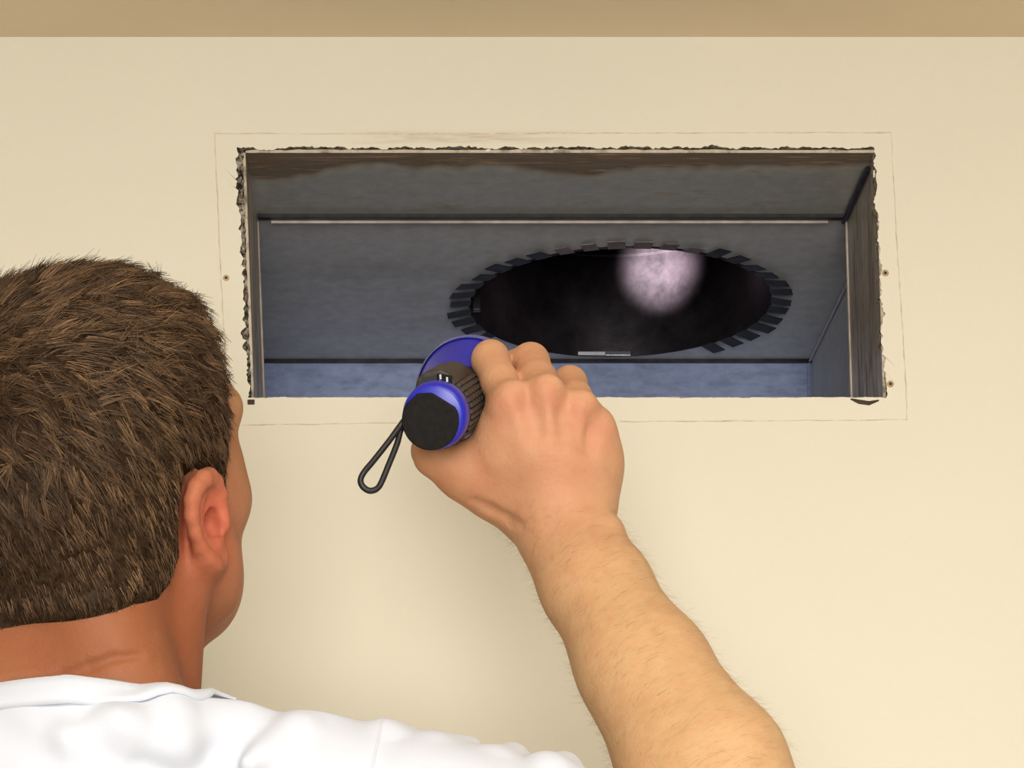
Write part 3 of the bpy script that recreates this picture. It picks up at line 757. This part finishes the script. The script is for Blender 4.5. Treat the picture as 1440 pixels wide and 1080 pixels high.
def strands(roots, dirs, norms, lens, r0, cols, name, mat, parent, seg=3, lift=0.35, curl=0.5, jit=0.2):
    N = len(roots); pts = [roots]; d = dirs + norms*lift + rng.normal(size=(N, 3)) * jit
    d /= np.linalg.norm(d, axis=1)[:, None]; cur = roots
    for i in range(seg):
        cur = cur + d * (lens/seg)[:, None]; pts.append(cur)
        d = d - norms * (curl/seg) + rng.normal(size=(N, 3)) * jit * 0.4 + np.array([0, 0, -0.05]); d /= np.linalg.norm(d, axis=1)[:, None]
    t = dirs; u = np.cross(t, norms); u /= np.linalg.norm(u, axis=1)[:, None] + 1e-9; w = norms
    vs_ = []
    for i, p in enumerate(pts):
        r = r0 * (1 - 0.75 * i / seg)
        for k in range(3):
            a = 2*math.pi*k/3; vs_.append(p + (u*math.cos(a) + w*math.sin(a)) * (r[:, None] if hasattr(r, '__len__') else r))
    Vv = np.stack(vs_, 1); M = Vv.shape[1]; fs_ = []
    for i in range(seg):
        for k in range(3): fs_.append((3*i+k, 3*i+(k+1) % 3, 3*i+3+(k+1) % 3, 3*i+3+k))
    fs_ = np.array(fs_)
    faces = (np.arange(N)[:, None, None] * M + fs_[None]).reshape(-1, 4)
    me = np_mesh(name, Vv.reshape(-1, 3), faces)
    at = me.color_attributes.new('strand', 'FLOAT_COLOR', 'POINT'); c4 = np.ones((N, M, 4), np.float32); c4[:, :, :3] = cols[:, None, :]
    at.data.foreach_set('color', c4.ravel())
    o = link(name, me, mat, parent, True); o['kind'] = 'stuff'
    return o
def sample_faces(V, Q, N, keepfn=None):
    a, b, c, d = (V[Q[:, i]] for i in range(4)); ar = np.linalg.norm(np.cross(c - a, d - b), axis=1)
    i = rng.choice(len(Q), N, p=ar/ar.sum()); s, t = rng.random(N)[:, None], rng.random(N)[:, None]
    return (a[i]*(1-s) + b[i]*s)*(1-t) + (d[i]*(1-s) + c[i]*s)*t
NS = 72000
rp_ = sample_faces(vh, qh, NS)
rp_ = rp_[CAP(rp_) > 0.0005]; nrm = vnormals(hair_sdf_l, rp_); NS = len(rp_)
wh = np.array([-0.022, -0.052, 0.122])
from mathutils.kdtree import KDTree
NCL = 2600; cid = rng.choice(NS, NCL, replace=False); kd = KDTree(NCL)
for i_, c_ in enumerate(cid): kd.insert(rp_[c_], i_)
kd.balance()
own = np.array([kd.find(p)[1] for p in rp_]); ctr = rp_[cid][own]
def flow(p):
    fl = p - wh; fl /= np.linalg.norm(fl, axis=1)[:, None] + 1e-6
    fl = fl + np.array([0.0, 0.0, -0.60]) * sst(-p[:, 2], -0.09, 0.0)[:, None] + np.array([0.10, 0.40, 0]) * sst(p[:, 2], 0.06, 0.12)[:, None]
    return fl
top = sst(rp_[:, 2], 0.01, 0.10); sdv = poly_sd(rp_[:, 1], rp_[:, 2])
cj = rng.normal(size=(NCL, 3))[own]
fl = flow(ctr) + cj * (0.10 + 0.34*top)[:, None] + (ctr - rp_) * 45.0
fl = fl - nrm * (fl*nrm).sum(1)[:, None]; fl /= np.linalg.norm(fl, axis=1)[:, None] + 1e-6
ln = (0.0095 + 0.0075*top) * (0.65 + 0.6*rng.random(NS)) * (0.40 + 0.60*sst(-sdv, 0.0, 0.02))
mixv = np.clip(0.55*rng.beta(1.3, 2.0, NCL)[own] + 0.60*rng.beta(1.2, 2.4, NS), 0, 1)
cs = np.array([0.012, 0.0065, 0.0035]) + mixv[:, None]**1.6 * np.array([0.34, 0.195, 0.095])
roots_w = from_head(rp_ - nrm*0.0006); dw = fl @ HR.T; nw = nrm @ HR.T
strands(roots_w, dw, nw, ln*HS, 0.00028, cs, 'hair_strands', M_hair, hair, 3, (0.10 + 0.11*top*rng.random(NS))[:, None], 0.16, 0.07)

# fine hairs on the forearm
m = (v1[:, 0] > -0.0) & (v1[:, 2] < 1.655) & (((v1 - WR)**2).sum(1) < 0.30**2)
ff = m[q1].all(1); rp2 = sample_faces(v1, q1[ff], 5200); n2 = vnormals(BF, rp2)
axd = nz(EL - WR); d2 = np.tile(axd, (len(rp2), 1)) + np.array([0.0, 0, -0.5]); d2 = -d2*0.4 + np.cross(n2, axd)*0.8 + np.tile(axd, (len(rp2), 1))*0.8
d2 -= n2 * (d2*n2).sum(1)[:, None]; d2 /= np.linalg.norm(d2, axis=1)[:, None] + 1e-9
strands(rp2, d2, n2, 0.006 + 0.007*rng.random(len(rp2)), 0.000055, np.array([0.42, 0.28, 0.14]) * (0.6 + 0.8*rng.random(len(rp2)))[:, None], 'arm_hair', M_hair, body, 2, 0.55, 0.3, 0.25)

# eyebrows and eyes
for s in (-1, 1):
    mb = MB(); mb.tube([from_head(p) for p in ((s*0.012, 0.1005, 0.028), (s*0.028, 0.0965, 0.034), (s*0.044, 0.086, 0.034), (s*0.052, 0.076, 0.030))], [0.003, 0.004, 0.0035, 0.0015], 8)
    mb.build('eyebrow', M_hair0, body, True)
M_eye = simple('eye_white', (0.75, 0.72, 0.68, 1), 0.2, 0, 0.03); M_iris = simple('iris', (0.06, 0.04, 0.03, 1), 0.15)
for s in (-1, 1):
    mb = MB(); c = from_head((s*0.0315, 0.0865, 0.010)); axf = HR @ np.array((0, 1, 0.0))
    mb.lathe(c, axf, [(0.0095*math.sin(a), max(1e-4, 0.0095*math.cos(a))) for a in np.linspace(0, math.pi/2, 8)], 20); e = mb.build('eye', M_eye, body, True)
    mb = MB(); mb.lathe(c + axf*0.0082, axf, [(0, 0.005), (0.0015, 0.003)], 18); mb.build('iris', M_iris, e, True)

# ---- t-shirt
M_shirt = NT('white_cotton'); _n = M_shirt.noise(900, 2, 0.5); M_shirt.col((0.58, 0.605, 0.655, 1)); M_shirt.set(Roughness=0.9)
M_shirt.b.inputs['Sheen Weight'].default_value = 0.15; M_shirt.b.inputs['Specular IOR Level'].default_value = 0.15
_n2 = M_shirt.noise(30, 3, 0.5); M_shirt.bump(M_shirt.math('ADD', M_shirt.math('MULTIPLY', _n, 0.15), _n2), 0.12, 0.003); M_shirt = M_shirt.m
SF = Field()
SF.ell((-0.205, -0.475, 1.26), (0.172, 0.118, 0.27), 0.03); SF.ell((-0.205, -0.475, 1.02), (0.165, 0.118, 0.17), 0.04)
SF.chain([NB + (0.0, -0.012, -0.03), NB + (0.065, -0.012, -0.036), SR + (0.005, 0, 0.008)], [0.070, 0.037, 0.060], 0.025)
SF.chain([NB + (0.0, -0.012, -0.03), NB + (-0.07, -0.012, -0.035), NB + (-0.18, 0.0, -0.085)], [0.070, 0.052, 0.062], 0.03)
SLE = SR + (EL - SR) * 0.66
SF.chain([SR, SR*0.5 + SLE*0.5, SLE], [0.058, 0.050, 0.046], 0.03)
SL0 = NB + (-0.185, 0.0, -0.09); SL1 = SL0 + (-0.045, -0.015, -0.20); SF.cone(SL0, SL1, 0.060, 0.064, 0.03)
SF.cone(NB + (0, 0, -0.06), NB + (0.0, 0.003, 0.012), 0.075, 0.069, 0.025)
def ridge3(f, pts, r, k=0.012): f.chain([W(*p) for p in pts], r, k)
# folds over the shoulder and sleeve
ridge3(SF, [(388, 1000, 1.405), (335, 1018, 1.372), (250, 1040, 1.338), (180, 1052, 1.325)], [0.014, 0.011, 0.008, 0.002], 0.016)
ridge3(SF, [(300, 1000, 1.375), (235, 1004, 1.345), (170, 1022, 1.325), (100, 1038, 1.32)], [0.006, 0.008, 0.006, 0.002], 0.018)
ridge3(SF, [(470, 1003, 1.40), (420, 1032, 1.365), (350, 1075, 1.34)], [0.012, 0.011, 0.006], 0.010)
ridge3(SF, [(585, 1036, 1.415), (540, 1048, 1.385), (490, 1082, 1.36)], [0.012, 0.012, 0.006], 0.009)
ridge3(SF, [(650, 1054, 1.410), (610, 1064, 1.385), (560, 1096, 1.36)], [0.012, 0.012, 0.006], 0.009)
ridge3(SF, [(718, 1074, 1.410), (690, 1084, 1.385), (650, 1110, 1.36)], [0.012, 0.012, 0.006], 0.009)
ridge3(SF, [(795, 1078, 1.400), (770, 1092, 1.375), (740, 1120, 1.35)], [0.010, 0.010, 0.006], 0.012)
SN = Field(); SN.cone(NB + (0, 0, -0.10), NB + (0, 0, 0.09), 0.056, 0.056)
CP = np.array([NB[0], NB[1], 1.5030]); CN = nz((0.02, 0.22, 1.0))
EAX = nz(EL - SR)
def shirt_sdf(P):
    d = SF(P)
    d = smax(d, (P - CP) @ CN, 0.004)                     # neck opening
    fold = 0.0010*np.sin(P[:, 0]*95 + P[:, 2]*110 + 1.5*np.sin(P[:, 2]*45 + P[:, 0]*20)) * sst(P[:, 2], 1.0, 1.4)
    d = d + fold
    arm_d = np.linalg.norm(np.cross(P - SR, EAX), axis=1); t = (P - SLE) @ EAX
    side = P[:, 0] > -0.03
    d = np.where(side, smax(d, t - 0.004 - 0.006*np.sin(np.arctan2(P[:, 1]+0.48, P[:, 2]-1.43)*3), 0.003), d)
    d = np.where(side & (t > -0.03), np.maximum(d, 0.041 - arm_d), d)
    d = smax(d, 0.86 - P[:, 2], 0.004)
    return d
v3, q3 = surface_net(shirt_sdf, (-0.52, -0.66, 1.33), (0.20, -0.28, 1.58), 0.0025)
v4, q4 = surface_net(shirt_sdf, (-0.56, -0.66, 0.82), (0.14, -0.28, 1.35), 0.006)
k4 = (v4[:, 2] < 1.336)[q4].all(1); q4 = q4[k4]
shirt = link('t_shirt', np_mesh('t_shirt', np.concatenate([v3, v4]), np.concatenate([q3, q4 + len(v3)])), M_shirt, person, True)
shirt['label'] = 'white cotton t-shirt'
def sf_n(p, e=0.0015):
    E3 = np.eye(3)*e; q = np.concatenate([p + E3[i] for i in range(3)] + [p - E3[i] for i in range(3)]); v = SF(q).reshape(6, -1)
    g = np.stack([v[0]-v[3], v[1]-v[4], v[2]-v[5]], 1); return g / (np.linalg.norm(g, axis=1)[:, None] + 1e-9)
NA = 96; ang = np.linspace(0, 2*math.pi, NA, endpoint=False)
ex = nz(np.cross((0, 1, 0), CN)); ey = nz(np.cross(CN, ex)); rad = np.outer(np.cos(ang), ex) + np.outer(np.sin(ang), ey)
lo_ = np.full(NA, 0.03); hi_ = np.full(NA, 0.16)
for _ in range(26):
    mid = (lo_ + hi_)/2; ins = SF(CP + rad*mid[:, None] - CN*0.0005) < 0; lo_ = np.where(ins, mid, lo_); hi_ = np.where(ins, hi_, mid)
cur = CP + rad*np.minimum(lo_, 0.073)[:, None]; rows = []
for j in range(6):
    nn_ = sf_n(cur); rows.append(cur + nn_*(0.0022 if 0 < j < 5 else 0.0004))
    dn = -CN + rad*0.35; dn = dn - nn_*(dn*nn_).sum(1)[:, None]; dn /= np.linalg.norm(dn, axis=1)[:, None]
    cur = cur + dn*0.0042; nn_ = sf_n(cur); cur = cur - nn_*np.clip(SF(cur), -0.004, 0.004)[:, None]
Vc = np.concatenate(rows); Qc = [(j*NA + i, j*NA + (i+1) % NA, (j+1)*NA + (i+1) % NA, (j+1)*NA + i) for j in range(5) for i in range(NA)]
o = link('collar', np_mesh('collar', Vc, np.array(Qc)), M_shirt, shirt, True)
md = o.modifiers.new('solid', 'SOLIDIFY'); md.thickness = 0.002; md.offset = 0
# shoulder seam of the sleeve
pts = []
for a in np.linspace(-0.2, 2.4, 40):
    o = SR + EAX*0.055; dirv = np.array([0.10*math.cos(a), -math.sin(a), math.cos(a)]); dirv = nz(dirv - EAX*(dirv@EAX))
    lo_, hi_ = 0.0, 0.12
    for _ in range(24):
        mid = (lo_+hi_)/2
        if shirt_sdf((o + dirv*mid)[None])[0] < 0: lo_ = mid
        else: hi_ = mid
    pts.append(o + dirv*lo_)
mb = MB(); mb.tube(pts, 0.0009, 6); mb.build('sleeve_seam', M_shirt, shirt, True)

# ---- trousers and shoes (below the picture)
M_jean = simple('blue_denim', (0.05, 0.08, 0.16, 1), 0.85, 0, 0.2, 200); M_shoe = simple('brown_leather', (0.10, 0.055, 0.03, 1), 0.5)
TF = Field(); TF.ell((-0.205, -0.475, 0.95), (0.170, 0.120, 0.13), 0.03)
for s in (-1, 1):
    hp = np.array([-0.205 + s*0.085, -0.475, 0.90]); kn = np.array([-0.205 + s*0.095, -0.47, 0.50]); an = np.array([-0.205 + s*0.10, -0.49, 0.10])
    TF.chain([hp, kn, an], [0.092, 0.070, 0.060], 0.02)
def tr_sdf(P): return smax(smax(TF(P), P[:, 2] - 0.99, 0.004), 0.05 - P[:, 2], 0.004)
v, q = surface_net(tr_sdf, (-0.44, -0.64, 0.03), (0.03, -0.3, 1.02), 0.007); link('trousers', np_mesh('trousers', v, q), M_jean, person, True)
for s in (-1, 1):
    an = np.array([-0.205 + s*0.10, -0.49, 0.05]); SH = Field()
    SH.cone(an + (0, -0.05, 0.0), an + (0, 0.15, -0.008), 0.043, 0.042, 0.02); SH.cone(an, an + (0, 0.0, 0.05), 0.045, 0.045, 0.02)
    v, q = surface_net(lambda P: smax(SH(P), 0.0 - P[:, 2], 0.003), an + (-0.08, -0.12, -0.06), an + (0.08, 0.23, 0.12), 0.005)
    link('shoe', np_mesh('shoe', v, q), M_shoe, person, True)

# ------------------------------------------------------------------ the flashlight
T0 = W(610, 586, 1.425); T1 = W(671, 545, 1.585); TA = nz(T1 - T0); TL_ = np.linalg.norm(T1 - T0)
TU = nz(np.cross(TA, (0, 0, 1))); TV = nz(np.cross(TU, TA))            # sideways (right), up
M_blue = simple('blue_plastic', (0.014, 0.017, 0.36, 1), 0.32, 0, 0.08, 40)
M_rub = simple('black_rubber', (0.009, 0.008, 0.007, 1), 0.6, 0, 0.3, 300, 0.3, 0.0005)
M_rub.node_tree.nodes['Principled BSDF'].inputs['Specular IOR Level'].default_value = 0.12
M_grip = simple('ribbed_grip_rubber', (0.035, 0.026, 0.020, 1), 0.6, 0, 0.3, 200, 0.3)
M_cord = simple('black_cord', (0.006, 0.005, 0.005, 1), 0.5)
M_white = simple('white_mark', (0.6, 0.6, 0.6, 1), 0.4)
M_lens = NT('lens_glass'); M_lens.col((0.9, 0.9, 0.95, 1)); M_lens.set(Roughness=0.05); M_lens.b.inputs['Transmission Weight'].default_value = 1.0; M_lens = M_lens.m
M_refl = simple('reflector', (0.8, 0.8, 0.85, 1), 0.15, 1.0, 0.03)
torch = empty('flashlight', T0); tag(torch, 'blue and black flashlight with a looped wrist cord, held in the raised hand', 'flashlight')
RB = 0.0200
mb = MB(); mb.lathe(T0, TA, [(0.0, 0.0165), (0.0008, 0.0185), (0.003, 0.0198), (0.010, 0.0202), (0.014, 0.0200)], 56); mb.build('tail_cap', M_blue, torch, True)
# black rubber pad on the tail: a disc with one straight chord and corner
poly = []
for a in np.linspace(math.radians(-215), math.radians(15), 40): poly.append((0.0176*math.cos(a) - 0.0022, 0.0176*math.sin(a) - 0.0020))
poly += [(0.0135, 0.0050), (0.0000, 0.0140), (-0.0090, 0.0142)]
mb = MB(); mb.prism([T0 + TU*x + TV*y - TA*0.0012 for x, y in poly], TA*0.0042); mb.build('tail_pad', M_rub, torch, bevel=0.0008)
mb = MB(); mb.lathe(T0, TA, [(0.013, 0.0190), (0.040, 0.0198), (0.105, 0.0200), (0.112, 0.0195)], 48); grip = mb.build('grip', M_grip, torch, True)
for k in range(36):       # raised ribs along the grip, in short staggered lengths
    a = 2*math.pi*k/36; rad = TU*math.cos(a) + TV*math.sin(a); tg = -TU*math.sin(a) + TV*math.cos(a)
    if 0.62*math.pi/2 < a < 1.40*math.pi/2 + 0.35: continue
    mb = MB()
    for j in range(9):
        t = 0.0165 + j*0.0105 + (0.005 if k % 2 else 0)
        b = T0 + TA*t + rad*0.0193
        mb.prism([b - tg*0.0012, b + tg*0.0012, b + tg*0.0012 + rad*0.0017, b - tg*0.0012 + rad*0.0017], TA*0.0088)
    mb.build('rib', M_grip, grip)
# switch housing on top of the grip
hd = T0 + TV*0.0185 - TU*0.002
mb = MB()
mb.prism([T0 + TA*0.020 + TU*x + TV*y for x, y in ((-0.015, 0.012), (-0.013, 0.0195), (-0.008, 0.0245), (0.003, 0.0255), (0.009, 0.0225), (0.012, 0.015))], TA*0.060); hs = mb.build('switch_housing', M_grip, torch, bevel=0.002)
mb = MB(); mb.prism([T0 + TA*0.0195 + TU*x + TV*y for x, y in ((-0.011, 0.0165), (-0.0085, 0.0215), (0.001, 0.0225), (0.004, 0.018))], TA*0.004); mb.build('housing_recess', M_cord, hs)
mb = MB(); mb.prism([T0 + TA*0.0175 + TU*x + TV*y for x, y in ((0.0005, 0.0185), (0.0005, 0.0235), (0.0095, 0.0215), (0.0095, 0.0165))], TA*0.012); sw = mb.build('switch', M_rub, torch, bevel=0.0008)
for x, y in ((0.0022, 0.0200), (0.0062, 0.0182)):
    mb = MB(); mb.prism([T0 + TA*0.0170 + TU*(x+a) + TV*(y+b) for a, b in ((0, 0), (0.0012, 0), (0.0012, 0.0028), (0, 0.0028))], TA*0.001); mb.build('switch_mark', M_white, sw)
# bell and lens
mb = MB(); mb.lathe(T0, TA, [(0.108, 0.0200), (0.114, 0.0225), (0.126, 0.0285), (0.136, 0.0325), (0.140, 0.0345), (0.144, 0.0352), (0.158, 0.0352), (0.160, 0.0340), (0.160, 0.0310), (0.152, 0.0300), (0.130, 0.0120), (0.129, 0.004)], 64, cap0=False, cap1=True)
bell = mb.build('bell', M_blue, torch, True)
mb = MB(); mb.lathe(T0, TA, [(0.1395, 0.0350), (0.1425, 0.0362), (0.1480, 0.0362), (0.150, 0.0352)], 64, cap0=False, cap1=False); mb.build('bell_rim', simple('blue_grey_rim', (0.09, 0.10, 0.36, 1), 0.25), bell, True)
mb = MB(); mb.lathe(T0, TA, [(0.1310, 0.0110), (0.150, 0.0290), (0.1515, 0.0297)], 48, cap0=False, cap1=False); mb.build('reflector', M_refl, torch, True)
M_bulb = NT('glowing_bulb'); M_bulb.b.inputs['Emission Color'].default_value = (1, 0.93, 0.95, 1); M_bulb.b.inputs['Emission Strength'].default_value = 30; M_bulb = M_bulb.m
mb = MB(); mb.lathe(T0, TA, [(0.130, 0.003), (0.136, 0.003), (0.138, 0.0015)], 16); mb.build('bulb', M_bulb, torch, True)
# wrist cord
loop = [(572, 586, 1.432), (548, 619, 1.430), (526, 647, 1.428), (512, 664, 1.426), (507, 675, 1.426), (510, 684, 1.426), (519, 690, 1.427), (529, 688, 1.428), (536, 679, 1.429),
        (546, 655, 1.430), (558, 625, 1.432), (564, 603, 1.434), (572, 590, 1.437)]
def smooth_pts(p, m=6):
    p = [np.array(W(*q)) for q in p]; out = []
    for i in range(len(p)-1):
        p0, p1, p2, p3 = p[max(0, i-1)], p[i], p[i+1], p[min(len(p)-1, i+2)]
        for k in range(m):
            t = k/m; out.append(0.5*((2*p1) + (-p0+p2)*t + (2*p0-5*p1+4*p2-p3)*t*t + (-p0+3*p1-3*p2+p3)*t**3))
    return out + [p[-1]]
mb = MB(); mb.tube(smooth_pts(loop), 0.0019, 10); mb.build('wrist_cord', M_cord, torch, True)
# its light
sp = bpy.data.lights.new('flashlight_beam', 'SPOT'); sp.energy = 1200; sp.spot_size = math.radians(5.2); sp.spot_blend = 1.0; sp.shadow_soft_size = 0.012; sp.color = (1.0, 0.9, 0.95)
so = bpy.data.objects.new('flashlight_beam', sp); C.objects.link(so)
so.location = T0 + TA*0.165
tgt = W(932, 374, D0 + 0.478)
so.rotation_euler = Vector(tgt - (T0 + TA*0.165)).to_track_quat('-Z', 'Y').to_euler()
so.parent = torch; so.matrix_parent_inverse = Matrix.Translation(-Vector(torch.location))
